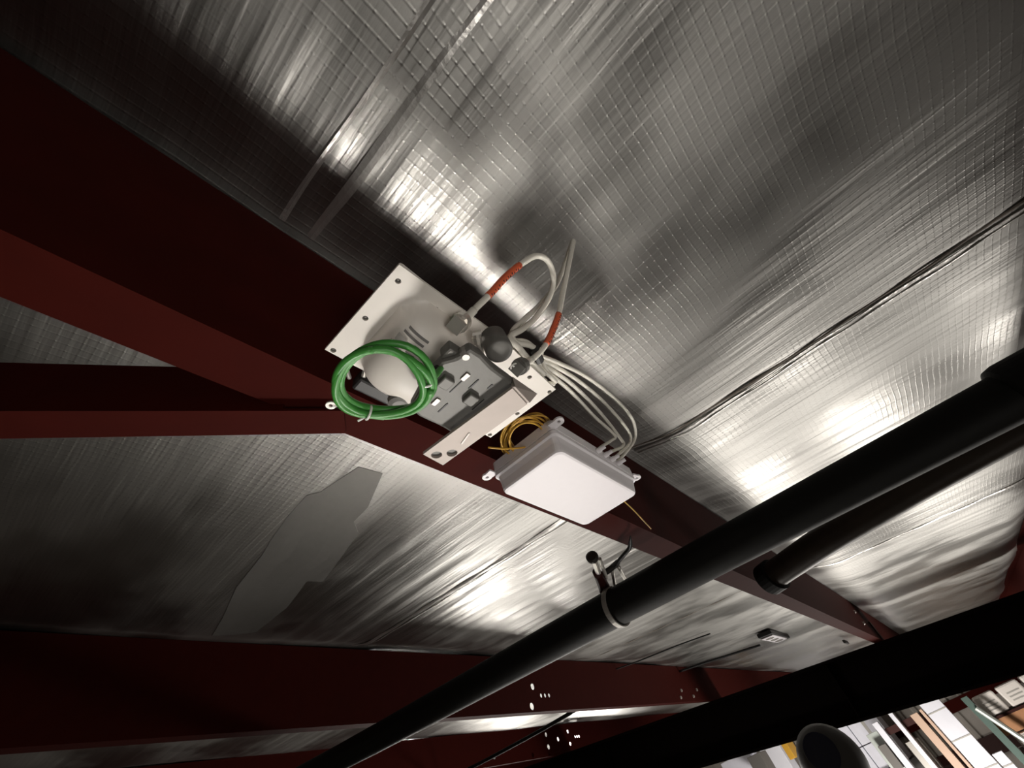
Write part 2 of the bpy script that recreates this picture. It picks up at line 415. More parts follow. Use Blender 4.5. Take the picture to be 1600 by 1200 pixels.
# ------------------------------------------------------------------ pipes
def pipe_c(y):
    yy = [-1.6, -0.3, 0.37, 1.6, 8.0]; xx = [0.885, 0.893, 0.918, 0.985, 1.20]; zz = [0.283, 0.281, 0.277, 0.262, 0.22]
    return Vector((float(np.interp(y, yy, xx)), y, float(np.interp(y, yy, zz))))
pp = thing('sprinkler_pipe', 'thick black pipe slanting from the right edge to the bottom', 'pipe', pipe_c(-1.6))
bm = B_(); ysl = list(np.linspace(-1.6, 2.0, 15)) + list(np.linspace(2.5, 8, 8))
tube(bm, [pipe_c(y) for y in ysl], 0.0385, 32); obj('pipe', bm, M['blackp'], pp, smooth=True)
bm = B_(); a = pipe_c(-0.505); dv = (pipe_c(-0.30) - a).normalized()
lathe(bm, a, dv, [(0, .040), (0.002, .046), (0.02, .050), (0.18, .050), (0.192, .047), (0.196, .040)], 32)
cpl = obj('coupling', bm, M['blackp'], pp, smooth=False)
for s in (-1, 1):
    bm = B_(); lathe(bm, a + dv * 0.06 + Vector((s * 0.058, 0, -0.012)), (0, 0, 1), [(0, .008), (0.024, .008)], 6); obj('coupling_bolt', bm, M['blackp'], cpl)
pb = thing('brown_pipe', 'dark brown pipe just behind the thick black pipe at right', 'pipe', at(1600, 660, 0.345))
pts = [Vector((1.02, -1.5, 0.335)), Vector((1.24, -0.42, 0.335)), Vector((1.36, -0.04, 0.335)), Vector((1.47, 0.17, 0.335)), Vector((1.52, 0.245, 0.335))]
bm = B_(); tube(bm, smoothpath(pts, 6), 0.036, 24); obj('pipe', bm, M['brownp'], pb, smooth=True)
bm = B_(); e = pts[-1]; d_ = (pts[-1] - pts[-2]).normalized()
lathe(bm, e - d_ * 0.03, d_, [(0, .037), (0.003, .044), (0.045, .044), (0.05, .036), (0.058, .012)], 24); obj('end_cap', bm, M['blackp'], pb)
bm = B_(); box(bm, (1.505, 0.255, 0.335), (1.535, 0.265, 0.372)); obj('hanger_tab', bm, M['blackp'], pb)
# thin conduits beyond the second purlin
bm = B_(); tube(bm, smoothpath([(2.9, 1.86, .43), (2.95, 2.6, .37), (3.1, 3.7, .33), (3.3, 5.5, .33)], 5), 0.012, 10)
tag(obj('conduit', bm, M['blackp'], None, 'roof', (2.9, 1.9, .34), True), 'thin black conduit crossing the pale strip of foil at the bottom', 'conduit')

# pipe hanger with beam clamp
hg = thing('pipe_hanger', 'rusty beam clamp and pale strap ring holding the black pipe', 'pipe hanger', at(940, 900, 0.33))
yc = 0.475; c0 = pipe_c(yc)
bm = B_()
n1 = 36
axd = (pipe_c(yc + .1) - pipe_c(yc - .1)).normalized(); axd = (axd + Vector((0.10, 0, 0.10))).normalized()
u_ = axd.orthogonal().normalized(); v_ = axd.cross(u_)
rin, rout, hw = 0.0395, 0.0425, 0.006
rg = []
for j in range(n1):
    a_ = 2 * PI * j / n1; dr = u_ * math.cos(a_) + v_ * math.sin(a_)
    rg.append([bm.verts.new(c0 + dr * r + axd * w_) for r, w_ in ((rin, -hw), (rout, -hw), (rout, hw), (rin, hw))])
for j in range(n1):
    a_, b_ = rg[j], rg[(j + 1) % n1]
    for k in range(4): bm.faces.new((a_[k], a_[(k + 1) % 4], b_[(k + 1) % 4], b_[k]))
obj('strap_ring', bm, M['grey2'], hg, smooth=False)
def pth(l): return [at(*p) for p in l]
bt = at(926, 872, 0.345); bb = at(936, 892, 0.335)
bm = B_(); ax = (bt - bb).normalized(); lathe(bm, bt, ax, [(-0.002, .011), (0.001, .014), (0.006, .014), (0.009, .010)], 16); obj('bolt_head', bm, M['hole'], hg)
bm = B_(); tube(bm, pth([(928, 874, .345), (938, 905, .33)]), 0.0065, 10); tube(bm, pth([(937, 873, .345), (948, 903, .33)]), 0.004, 8)
obj('threaded_bolt', bm, M['zinc'], hg)
bm = B_(); tube(bm, smoothpath(pth([(932, 893, .338), (943, 915, .325), (952, 940, .305)]), 4), [0.010 + 0.0010 * i for i in range(9)], 10); obj('clamp_jaw', bm, M['dred'], hg, smooth=True)
bm = B_(); tube(bm, smoothpath(pth([(938, 900, .335), (955, 888, .34), (966, 878, .345)]), 4), 0.007, 8); obj('clamp_arm', bm, M['hole'], hg, smooth=True)
bm = B_(); tube(bm, smoothpath(pth([(956, 888, .34), (963, 925, .315), (972, 948, .30)]), 4), 0.0042, 8); obj('strap_leg', bm, M['zinc'], hg, smooth=True)
bm = B_(); tube(bm, smoothpath(pth([(966, 885, .34), (975, 902, .33), (982, 912, .325)]), 4), 0.0045, 8); obj('strap_leg', bm, M['zinc'], hg, smooth=True)
bm = B_(); tube(bm, smoothpath(pth([(960, 884, .335), (974, 868, .336), (984, 855, .34), (985, 838, .345)]), 6), [0.0045] * 15 + [0.004, 0.003, 0.002, 0.0012], 8)
obj('hook_tail', bm, M['dark'], hg, smooth=True)

# ------------------------------------------------------------------ antenna panel with its mount
an = thing('panel_antenna', 'flat cream panel antenna unit, back side down, beside the red purlin', 'antenna', (0.19, 0.18, 0.32))
ZP = 0.320
outer = [(0.083, 0.124), (0.192, 0.123), (0.192, 0.131), (0.206, 0.131), (0.224, 0.126), (0.305, 0.135), (0.299, 0.239), (0.081, 0.235)]
scr = [(622, 438), (681, 482), (571, 496), (521, 546), (858, 611), (808, 645), (765, 678), (827, 588)]
sxy = [at(u, v, ZP) for u, v in scr]
bm = sheet(outer, [(p.x, p.y, 0.0026) for p in sxy], 0.003, Matrix.Translation((0, 0, ZP)))
obj('back_plate', bm, M['cream'], an)
bm = B_(); prism(bm, [(0.086, 0.127), (0.300, 0.137), (0.296, 0.236), (0.084, 0.232)], ZP + 0.004, ZP + 0.016, 0.003); obj('radome', bm, M['cream'], an)
for p in sxy:
    bm = B_(); lathe(bm, (p.x, p.y, ZP + 0.0028), (0, 0, -1), [(0, 0.0024), (0.0022, 0.0022), (0.0026, 0.0012)], 10); obj('screw', bm, M['hole'], an)
# domed transmitter housing
bm = B_(); G = 26; vs = {}
cx, cy, hx, hy, dep = 0.153, 0.186, 0.047, 0.050, 0.044
for i in range(G + 1):
    for j in range(G + 1):
        s = -1 + 2 * i / G; t = -1 + 2 * j / G
        rr_ = (abs(s) ** 3.4 + abs(t) ** 3.4)
        h = max(0.0, 1 - min(1, rr_)) ** 0.50
        x = cx + s * hx; y = cy + t * hy
        sh = 0.80 + 0.20 * t                     # deeper towards the purlin
        x += 0.25 * dep * h * sh * 0.0
        vs[i, j] = bm.verts.new((x, y, ZP - 0.0016 - dep * h * sh))
for i in range(G):
    for j in range(G): bm.faces.new((vs[i, j], vs[i + 1, j], vs[i + 1, j + 1], vs[i, j + 1]))
hs = obj('housing', bm, M['cream'], an, smooth=True)
# printed label on the housing
def hz(x, y):
    s = (x - cx) / hx; t = (y - cy) / hy
    h = max(0.0, 1 - min(1, abs(s) ** 3.4 + abs(t) ** 3.4)) ** 0.5
    return ZP - 0.0016 - dep * h * (0.80 + 0.20 * t)
def decal(name, cpx, w, l, m, parent, dz=0.0006, ang=0.0):
    z = 0.285; p = at(*cpx, z)
    for _ in range(8): z = hz(p.x, p.y); p = at(*cpx, z)
    bm = B_(); n = 6; vv = {}
    for i in range(n + 1):
        for j in range(2):
            a = (i / n - .5) * l; b = (j - .5) * w
            x = p.x + a * math.cos(ang) - b * math.sin(ang); y = p.y + a * math.sin(ang) + b * math.cos(ang)
            vv[i, j] = bm.verts.new((x, y, hz(x, y) - dz))
    for i in range(n): bm.faces.new((vv[i, 0], vv[i + 1, 0], vv[i + 1, 1], vv[i, 1]))
    r = bmesh.ops.extrude_face_region(bm, geom=list(bm.faces))
    for g in r['geom']:
        if isinstance(g, bmesh.types.BMVert): g.co.z -= 0.0002
    return obj(name, bm, m, parent)
lab = decal('rating_label', (640, 545), 0.024, 0.024, M['paper'], an, 0.0004)
for (u, v, w, l, m) in [(655, 524, .0022, .020, 'greyink'), (647, 530, .0022, .020, 'greyink'), (627, 531, .007, .009, 'lightink'), (616, 538, .003, .008, 'greyink'), (621, 546, .0016, .014, 'greyink'),
                        (634, 542, .0022, .006, 'lightink'), (640, 553, .0014, .009, 'greyink'), (611, 547, .0016, .007, 'greyink'), (650, 551, .001, .008, 'lightink')]:
    decal('print_line', (u, v), w, l, M[m], an, 0.0009)
# grey articulated mount
mt = thing('mounting_bracket', 'dark grey cast bracket with small tabs over the antenna unit', 'bracket', (0.18, 0.16, 0.25))
ZG = 0.252
gpx = [(668, 588), (690, 566), (712, 560), (735, 545), (752, 556), (770, 575), (812, 606), (822, 628), (716, 684), (690, 668), (655, 652), (640, 640)]
gp = [at(u, v, ZG) for u, v in gpx]
bm = B_(); prism(bm, [(p.x, p.y) for p in gp], ZG, ZG + 0.012, 0.003); obj('bracket_plate', bm, M['grey'], mt)
c_ = at(735, 610, ZG); bm = B_(); box(bm, (c_.x - .02, c_.y - .02, ZG + 0.0115), (c_.x + .025, c_.y + .03, 0.274), 0.002); obj('standoff', bm, M['grey'], mt)
def onplate(u, v, w, l, h, ang=0.0, z=None):
    z = ZG if z is None else z; p = at(u, v, z); bm = B_()
    box(bm, (-l / 2, -w / 2, -h), (l / 2, w / 2, 0.0004), min(w, l, h) * 0.25)
    bmesh.ops.transform(bm, matrix=Matrix.Translation(p) @ Matrix.Rotation(ang, 4, 'Z'), verts=bm.verts); return bm
for (u, v, w, l) in ((727, 588, .0085, .0045), (681, 627, .0085, .0045)):
    obj('pale_tab', onplate(u, v, w, l, .0015), M['grey2'], mt)
for (u, v) in ((735, 621), (696, 595)):
    obj('lug', onplate(u, v, .012, .011, .005), M['grey'], mt)
for (u, v, w, l) in ((740, 600, .013, .0014), (692, 637, .013, .0014), (766, 604, .006, .002), (686, 602, .0014, .009), (747, 632, .016, .001), (712, 604, .016, .001)):
    obj('slot', onplate(u, v, w, l, .0006), M['dark'], mt)
bm = B_(); p = at(707, 553, .262); box(bm, p - Vector((.008, .006, .005)), p + Vector((.009, .007, .008)), .002); obj('wire_clamp', bm, M['grey'], mt)
bm = B_(); p = at(727, 553, .256); lathe(bm, p + Vector((0, 0, .004)), (0, 0, -1), [(0, .005), (.006, .005), (.009, .003)], 12); obj('clamp_screw', bm, M['grey2'], mt)
dc = at(775, 545, 0.275)
bm = B_(); lathe(bm, dc + Vector((0, 0, .018)), (0.05, -0.1, -1), [(0, .0118), (.019, .0122), (.022, .0122), (.0245, .0112), (.0252, .008), (.0255, .003)], 32); obj('pivot_knob', bm, M['grey'], mt, smooth=True)
# curved cream arm round the knob
arm = [at(u, v, 0.268) for u, v in [(742, 548), (748, 562), (760, 573), (778, 582), (795, 590), (800, 578), (815, 566), (800, 550), (785, 541)]]
bm = B_(); tube(bm, smoothpath([at(u, v, 0.268) for u, v in [(741, 545), (744, 556), (755, 567), (772, 577), (790, 588)]], 5), 0.0034, 8); obj('curved_arm', bm, M['cream'], mt, smooth=True)
# flat bar with two holes
fb = [at(u, v, 0.243) for u, v in [(800, 605), (823, 630), (692, 725), (661, 708)]]
hl = [at(682, 709, .243), at(706, 706, .243)]
bm = sheet([(p.x, p.y) for p in fb], [(hl[0].x, hl[0].y, .0052), (hl[1].x, hl[1].y, .0052)], 0.003, Matrix.Translation((0, 0, 0.243)))
fbt = thing('flat_bar', 'pale flat steel bar with two round holes, below the grey bracket', 'metal bar', (0.2, 0.2, 0.243))
obj('bar', bm, M['bar'], fbt)
for h_ in hl:
    bm = B_(); lathe(bm, (h_.x, h_.y, 0.2445), (0, 0, 1), [(0, .0051), (.004, .0051), (.004, .003), (.0045, .001)], 16); obj('bar_grommet', bm, M['grey'], fbt)
pa = at(818, 612, .262); pc = [at(u, v, .245) for u, v in [(800, 605), (823, 630), (828, 622), (812, 600)]]
bm = B_(); a0, a1 = fb[0], fb[1]
vsq = [bm.verts.new(q) for q in (a0, a1, a1 + Vector((.012, -.004, .016)), a0 + Vector((.006, .004, .016)), a0 + Vector((.002, -.002, .0)), a1 + Vector((.002, -.002, 0)), a1 + Vector((.014, -.006, .016)), a0 + Vector((.004, -.001, .016)))]
for f in ((0, 1, 2, 3), (4, 7, 6, 5), (0, 4, 5, 1), (1, 5, 6, 2), (2, 6, 7, 3), (3, 7, 4, 0)): bm.faces.new([vsq[i] for i in f])
obj('bar_upturn', bm, M['bar'], fbt)
bm = B_(); p = at(727, 685, .2413); box(bm, (-.0008, -.008, -.0006), (.0008, .008, .0003)); bmesh.ops.transform(bm, matrix=Matrix.Translation(p) @ Matrix.Rotation(-.25, 4, 'Z'), verts=bm.verts); obj('scratch_mark', bm, M['paper'], fbt)

# RF connectors
def connector(u, v, z, axis, s, label, main='chrome', cross=False):
    p = at(u, v, z); t = thing('coax_connector', label, 'connector', p); ax = Vector(axis).normalized()
    bm = B_(); lathe(bm, p - ax * .010 * s, ax, [(0, .0092 * s), (.004 * s, .0092 * s)], 4); obj('base_flange', bm, M[main if main != 'chrome' else 'zinc'], t)
    bm = B_(); lathe(bm, p - ax * .006 * s, ax, [(0, .0075 * s), (.004 * s, .0075 * s), (.004 * s, .009 * s), (.014 * s, .009 * s), (.015 * s, .006 * s), (.018 * s, .006 * s)], 12); obj('coupling_nut', bm, M[main], t)
    bm = B_(); lathe(bm, p + ax * .010 * s, ax, [(0, .0045 * s), (.012 * s, .0045 * s), (.013 * s, .0035 * s), (.02 * s, .0035 * s)], 16); obj('cable_sleeve', bm, M['chrome'], t, smooth=False)
    if cross:
        q_ = at(805, 573, z - .004)
        bm = B_(); lathe(bm, q_, (0, 0, -1), [(0, .0050), (.001, .0050), (.001, .0038), (0.0002, .0038)], 16)
        for k in (0, 1):
            b2 = ((-.0045, -.0008), (.0045, .0008)) if k else ((-.0008, -.0045), (.0008, .0045))
            box(bm, q_ + Vector((*b2[0], -.0014)), q_ + Vector((*b2[1], 0)))
        obj('crossed_screw_ring', bm, M['tie'], t)
    return t
ax1 = at(745, 488, .345) - at(718, 507, .300)
connector(718, 505, .300, ax1, 1.0, 'large shiny plated connector on the antenna edge, holding the orange tagged loop cable')
connector(747, 528, .292, Vector((.4, .3, -.2)), 0.62, 'small shiny plated connector beside the grey round knob')
ax3 = at(838, 558, .335) - at(812, 574, .290)
connector(812, 573, .290, ax3, 0.95, 'dark connector with a white crossed ring below the grey knob', 'grey', True)

# ------------------------------------------------------------------ coax cables
def cable(pl, r, name, label, cat='cable', m='coax', group=None, n=8, parts=()):
    pts = smoothpath([at(*p) for p in pl], n)
    if not parts:
        bm = B_(); tube(bm, pts, r * (1.3 if m == 'coax' else 1.15), 10); return tag(obj(name, bm, M[m], None, 'roof', pts[0], True), label, cat, group)
    t = thing(name, label, cat, pts[0], group=group)
    bm = B_(); tube(bm, pts, r * 1.22, 10); obj('jacket', bm, M[m], t, smooth=True)
    for (i0, i1, rr_, mm, nm) in parts:
        bm = B_(); seg = pts[i0:i1]; tube(bm, seg, rr_, 12); sl = obj(nm, bm, M[mm], t, smooth=True)
        if nm == 'orange_sleeve':
            for k in range(1, len(seg) - 1):
                a = seg[k]; dd = (seg[k + 1] - seg[k - 1]).normalized()
                sd = dd.cross(Vector((0, 0, 1))).normalized(); dn = dd.cross(sd).normalized(); dn = dn if dn.z < 0 else -dn
                c_ = a + dn * rr_ + sd * (.0006 if k % 2 else -.0006); bm = B_()
                box(bm, (-.0010, -.0004 - .0003 * (k % 3), -.0003), (.0010, .0005, .0003))
                bmesh.ops.transform(bm, matrix=Matrix.Translation(c_) @ Matrix((sd, dd, dn)).transposed().to_4x4(), verts=bm.verts)
                obj('printed_mark', bm, M['ink'], sl)
    return t
cable([(728, 498, .315), (745, 480, .330), (765, 460, .345), (790, 433, .365), (815, 412, .385), (838, 400, .40), (856, 408, .41), (865, 435, .415), (858, 465, .40), (836, 497, .375), (815, 515, .35), (797, 527, .33), (812, 545, .32), (830, 566, .325), (850, 585, .33)],
      0.0028, 'coax_cable', 'cream coax cable with an orange tag looping above the antenna plate', parts=[(15, 32, .0037, 'orange', 'orange_sleeve'), (0, 7, .0040, 'coax', 'boot')])
cable([(815, 571, .305), (833, 560, .320), (851, 541, .335), (864, 515, .355), (873, 490, .375), (880, 455, .405), (888, 415, .44), (895, 380, .485), (893, 382, .49), (880, 420, .46), (866, 450, .43), (840, 480, .40), (815, 503, .37), (800, 520, .345), (806, 535, .335), (828, 540, .335), (846, 552, .34)],
      0.0027, 'coax_cable', 'cream coax cable with an orange tag rising to the sharp top bend', parts=[(17, 33, .0036, 'orange', 'orange_sleeve'), (0, 8, .0039, 'coax', 'boot')])
bundle = [
    ([(840, 555, .335), (870, 566, .35), (915, 588, .38), (960, 622, .41), (988, 655, .43), (992, 685, .42), (975, 710, .38), (955, 730, .342)], 'cream coax strand on the outside of the bend into the white box'),
    ([(836, 560, .335), (866, 572, .35), (905, 596, .38), (945, 630, .405), (978, 668, .42), (985, 690, .41), (964, 712, .37), (944, 725, .342)], 'cream coax strand second from the outside of the bend'),
    ([(832, 563, .335), (862, 578, .35), (900, 606, .375), (938, 645, .40), (968, 683, .41), (974, 696, .40), (955, 706, .37), (936, 718, .342)], 'cream coax strand in the middle of the bend into the white box'),
    ([(830, 567, .335), (858, 584, .35), (892, 612, .372), (928, 650, .395), (960, 680, .405), (955, 688, .395), (940, 698, .37), (925, 711, .342)], 'cream coax strand on the inside of the bend, nearest the purlin'),
]
for pl, lb in bundle: cable(pl, 0.0021, 'coax_strand', lb)
for k, (pl, lb) in enumerate([([(795, 530, .335), (806, 550, .33), (818, 575, .33), (845, 595, .335), (866, 600, .338)], 'short cream cable end dipping over the plate under the black clip'),
               ([(800, 532, .34), (822, 534, .34), (840, 550, .34), (852, 575, .34), (862, 590, .34)], 'short cream cable curl just left of the black clip'),
               ([(805, 545, .33), (835, 568, .333), (862, 590, .336), (868, 596, .337), (850, 578, .34), (838, 560, .34)], 'short cream cable doubled back at the plate corner')]):
    cable(pl, 0.0020, 'coax_tail', lb)
bm = B_(); a = at(834, 546, .332); b = at(842, 564, .332)
tube(bm, [a, (a + b) / 2, b], 0.0062, 10); tag(obj('cable_clip', bm, M['dark'], None, 'roof', a), 'black clip wrapped round the cream cable bundle', 'clip')

# ------------------------------------------------------------------ green coil
gc = thing('green_ground_wire', 'coiled green ground wire tied into a ring under the antenna', 'wire', (0.102, 0.165, 0.222))
pts = []
cxg, cyg = 0.1025, 0.1660
for k in range(3 * 40 + 14):
    a = 2 * PI * k / 40 - 0.4
    loop = k / 40
    r = 0.0305 + 0.0018 * math.sin(loop * 2.3) + 0.0010 * math.sin(3 * a + loop)
    off = Vector((0.0022 * math.sin(loop * 2.1), 0.0030 * math.cos(loop * 2.7), 0))
    pts.append(Vector((cxg + r * math.cos(a), cyg + r * math.sin(a), 0.221 + 0.0034 * math.sin(loop * 2.1) + 0.002 * math.sin(2 * a))) + off)
end = smoothpath([at(*p) for p in [(560, 640, .222), (545, 640, .222), (536, 636, .222)]], 5)
start = smoothpath([at(*p) for p in [(694, 568, .262), (684, 582, .245), (675, 592, .232)]], 5)
bm = B_(); tube(bm, start + pts[1:], 0.0027, 10); obj('wire', bm, M['green'], gc, smooth=True)
pts2 = [Vector((cxg + (0.0322) * math.cos(a), cyg + 0.0308 * math.sin(a), 0.2185 + .0015 * math.sin(a * 2))) for a in np.linspace(-0.6, 1.4 * PI - 0.5, 50)]
bm = B_(); tube(bm, pts2, 0.0027, 10); obj('wire', bm, M['green'], gc, smooth=True)
e0 = at(562, 645, .2215)
bm = B_(); tube(bm, smoothpath([at(600, 652, .2215), at(575, 649, .2215), at(556, 643, .2215), at(546, 639, .2215)], 6), 0.0023, 10); obj('wire', bm, M['green'], gc, smooth=True)
bm = B_(); tube(bm, [at(548, 640, .2215), at(536, 636, .2215), at(527, 634, .2215)], [0.0027, 0.0026, 0.0018], 10); obj('boot', bm, M['dark'], gc, smooth=True)
q_ = at(517, 633, .2215)
bm = sheet([(.0036 * math.cos(a), .0036 * math.sin(a)) for a in np.linspace(0, 2 * PI, 20, endpoint=False)], [(0, 0, .0014)], .0012, Matrix.Translation(q_))
tube(bm, [at(528, 634, .2215), at(521, 633, .2215)], 0.0013, 8); rt = obj('ring_terminal', bm, M['chrome'], gc)
bm = B_(); tube(bm, [at(698, 565, .262), at(690, 571, .258), at(683, 577, .252)], 0.0034, 8); obj('black_ferrule', bm, M['dark'], gc, smooth=True)
def tie(c, axis, r, tail):
    bm = B_(); ax = Vector(axis).normalized(); u = ax.orthogonal().normalized(); v = ax.cross(u)
    tube(bm, [c + (u * math.cos(a) + v * math.sin(a)) * r for a in np.linspace(0, 2 * PI, 16, endpoint=False)], 0.0009, 6, closed=True)
    for tl in tail: tube(bm, [c + Vector(tl[0]), c + Vector(tl[1])], 0.0009, 6)
    return bm
c1 = at(665, 597, .220); c2 = at(576, 645, .219)
t1 = Vector((-(c1.y - cyg), c1.x - cxg, 0)); t2 = Vector((-(c2.y - cyg), c2.x - cxg, 0))
obj('zip_tie', tie(c1, t1, .0052, [((.002, .004, -.003), (.004, .010, -.004))]), M['tie'], gc)
obj('zip_tie', tie(c2, t2, .0052, [((.0, .004, -.001), (-.002, .0105, -.001)), ((-.003, .003, -.001), (-.0065, .0055, -.001))]), M['tie'], gc)

# cords hanging behind the plate
for pl, lb in [([(542, 560, .34), (541, 575, .34), (546, 590, .345)], 'short grey cord stub left of the green coil'),
               ([(572, 575, .34), (568, 590, .34), (576, 608, .345)], 'short grey cord stub seen inside the green coil')]:
    cable(pl, 0.0022, 'cord_stub', lb, 'cord', 'grey2', n=4)
bm = B_(); p = at(597, 612, .338); box(bm, p - Vector((.03, .006, .004)), p + Vector((.03, .012, .012)), .003)
tag(obj('black_latch', bm, M['dark'], None, 'roof', p), 'black block behind the antenna housing inside the green ring', 'latch')
bm = B_(); p = at(622, 622, .29); lathe(bm, p, (0.2, 0.1, -1), [(0, .010), (.006, .010), (.008, .006)], 20); tag(obj('grey_washer', bm, M['grey'], None, 'roof', p), 'grey round foot under the antenna housing tip', 'foot')

# ------------------------------------------------------------------ yellow fibre slack
yc_ = thing('yellow_fibre_coil', 'loose coil of yellow fibre cable between bar and white box', 'cable', at(812, 680, .345))
rs = random.Random(5)
for k in range(9):
    dx = rs.uniform(-5, 5); dy = rs.uniform(-6, 4); w = 22 + 3.2 * (k % 5); h = 26 + 2.5 * (k % 4)
    cu_, cv_ = 822 + dx, 684 + dy; z0 = .345 + .0025 * k
    ang = math.radians(-35 + rs.uniform(-14, 14)); pl = []
    for q in range(12):
        a = 2 * PI * q / 12; x = w * math.cos(a) * 1.25; y = h * math.sin(a) * 0.95
        pl.append(at(cu_ + x * math.cos(ang) - y * math.sin(ang), cv_ + x * math.sin(ang) + y * math.cos(ang), z0 + .004 * math.sin(a + k)))
    bm = B_(); tube(bm, smoothpath(pl, 5, True), 0.0014, 7, closed=True); obj('loop', bm, M['yellow'], yc_, smooth=True)
bm = B_(); tube(bm, smoothpath([at(*p) for p in [(763, 699, .33), (785, 701, .33), (810, 700, .335), (840, 696, .34)]], 6), .0013, 8); obj('loose_end', bm, M['yellow'], yc_, smooth=True)
cable([(975, 783, .34), (990, 797, .34), (1004, 812, .345), (1017, 826, .35)], .0010, 'yellow_tail', 'thin yellow fibre end poking out past the right end of the white box', m='yellow')

# ------------------------------------------------------------------ white junction box
jb = thing('junction_box', 'white plastic junction box with four mounting ears under the purlin', 'junction box', (0.48, 0.25, 0.345))
def rrect(x0, y0, x1, y1, r, n=5):
    out = []
    for cx_, cy_, a0 in ((x1 - r, y1 - r, 0), (x0 + r, y1 - r, 90), (x0 + r, y0 + r, 180), (x1 - r, y0 + r, 270)):
        for k in range(n + 1):
            a = math.radians(a0 + 90 * k / n); out.append((cx_ + r * math.cos(a), cy_ + r * math.sin(a)))
    return out
def stack(layers):
    bm = B_(); rings = []
    for (x0, y0, x1, y1, r, z) in layers:
        rings.append([bm.verts.new((p[0], p[1], z)) for p in rrect(x0, y0, x1, y1, r)])
    for a, b in zip(rings, rings[1:]):
        n = len(a)
        for j in range(n): bm.faces.new((a[j], a[(j + 1) % n], b[(j + 1) % n], b[j]))
    bm.faces.new(rings[0]); bm.faces.new(rings[-1][::-1]); return bm
X0, Y0, X1, Y1 = 0.3715, 0.1885, 0.5915, 0.3065
obj('box_base', stack([(X0 + .003, Y0 + .003, X1 - .003, Y1 - .003, .006, .352), (X0, Y0, X1, Y1, .008, .350), (X0, Y0, X1, Y1, .008, .3345)]), M['white'], jb, smooth=False)
lid = stack([(X0 + .001, Y0 + .001, X1 - .001, Y1 - .001, .008, .3340), (X0, Y0, X1, Y1, .008, .3325), (X0, Y0, X1, Y1, .008, .3270), (X0 + .003, Y0 + .003, X1 - .003, Y1 - .003, .008, .3250),
             (X0 + .0045, Y0 + .004, X1 - .006, Y1 - .004, .009, .3165), (X0 + .005, Y0 + .0045, X1 - .0105, Y1 - .0045, .010, .3045), (X0 + .006, Y0 + .0055, X1 - .012, Y1 - .0055, .010, .3018), (X0 + .009, Y0 + .0085, X1 - .015, Y1 - .0085, .009, .3008)])
obj('lid', lid, M['white'], jb, smooth=False)
for (x, y, dx, dy) in ((X0 + .001, Y0 - .010, 0, 1), (X0 + .002, Y1 + .013, 0, -1), (X1 + .010, Y0 + .002, -1, .3), (X1 + .008, Y1 + .008, -1, -1)):
    o_ = [(x + .0075 * math.cos(a), y + .0075 * math.sin(a)) for a in np.linspace(0, 2 * PI, 20, endpoint=False)]
    bm = sheet(o_, [(x, y, .0026)], .003, Matrix.Translation((0, 0, .338)))
    d2 = Vector((dx, dy, 0)).normalized(); n2 = Vector((-d2.y, d2.x, 0)); s0 = Vector((x, y, 0)) + d2 * .004; s1 = Vector((x, y, 0)) + d2 * .014
    bm2 = B_(); prism(bm2, [((s0 + n2 * .0068)[0], (s0 + n2 * .0068)[1]), ((s1 + n2 * .0075)[0], (s1 + n2 * .0075)[1]), ((s1 - n2 * .0075)[0], (s1 - n2 * .0075)[1]), ((s0 - n2 * .0068)[0], (s0 - n2 * .0068)[1])], .3366, .3394)
    me_ = bpy.data.meshes.new('t'); bm2.to_mesh(me_); bm2.free(); bm.from_mesh(me_); bpy.data.meshes.remove(me_)
    obj('mounting_ear', bm, M['white'], jb)
for (u, v) in ((925, 711), (936, 718), (946, 725), (956, 731)):
    p = at(u, v, .342); q2 = Vector((p.x - .002, Y0 + .004, .341)); dv2 = Vector((.25, -1, .12)).normalized()
    bm = B_(); lathe(bm, q2, dv2, [(0, .0040), (.010, .0040), (.011, .0032), (.018, .0030)], 12); obj('cable_gland', bm, M['white'], jb, smooth=False)

# ------------------------------------------------------------------ small light on the foil beyond
fx = thing('ceiling_light_box', 'small white light box in a dark housing on the foil beyond the pipe', 'light', at(1207, 998, .57))
p = at(1209, 997, .565)
bm = B_(); box(bm, p + Vector((-.24, -.06, .0)), p + Vector((.30, .055, .028)), .004); obj('housing', bm, M['dark'], fx)
bm = B_(); box(bm, p + Vector((-.20, -.05, -.010)), p + Vector((.22, .050, .001)), .006); obj('white_face', bm, M['white'], fx)
for sx_ in (-.13, .0, .13):
    bm = B_(); lathe(bm, p + Vector((sx_, 0, -.0095)), (0, 0, -1), [(0, .034), (.003, .034), (.003, .028), (.001, .028)], 20); obj('lens_ring', bm, M['grey2'], fx)
cable([(1188, 1008, .575), (1150, 1020, .58), (1100, 1036, .585), (1062, 1049, .59)], .008, 'light_cord', 'dark cord running left from the small white light box', 'cord', 'dark')
cable([(1110, 990, .585), (1060, 1008, .588), (1000, 1032, .59), (945, 1052, .59)], .004, 'thin_wire', 'thin dark wire lying on the foil right of the pipe', 'wire', 'dark')
bm = B_(); p = at(1322, 1004, .55); box(bm, p - Vector((.10, .012, .01)), p + Vector((.10, .012, .02)), .004)
tag(obj('foil_clip', bm, M['dark'], None, 'roof', p), 'small dark clip on the bright foil next to the dark rafter', 'clip')

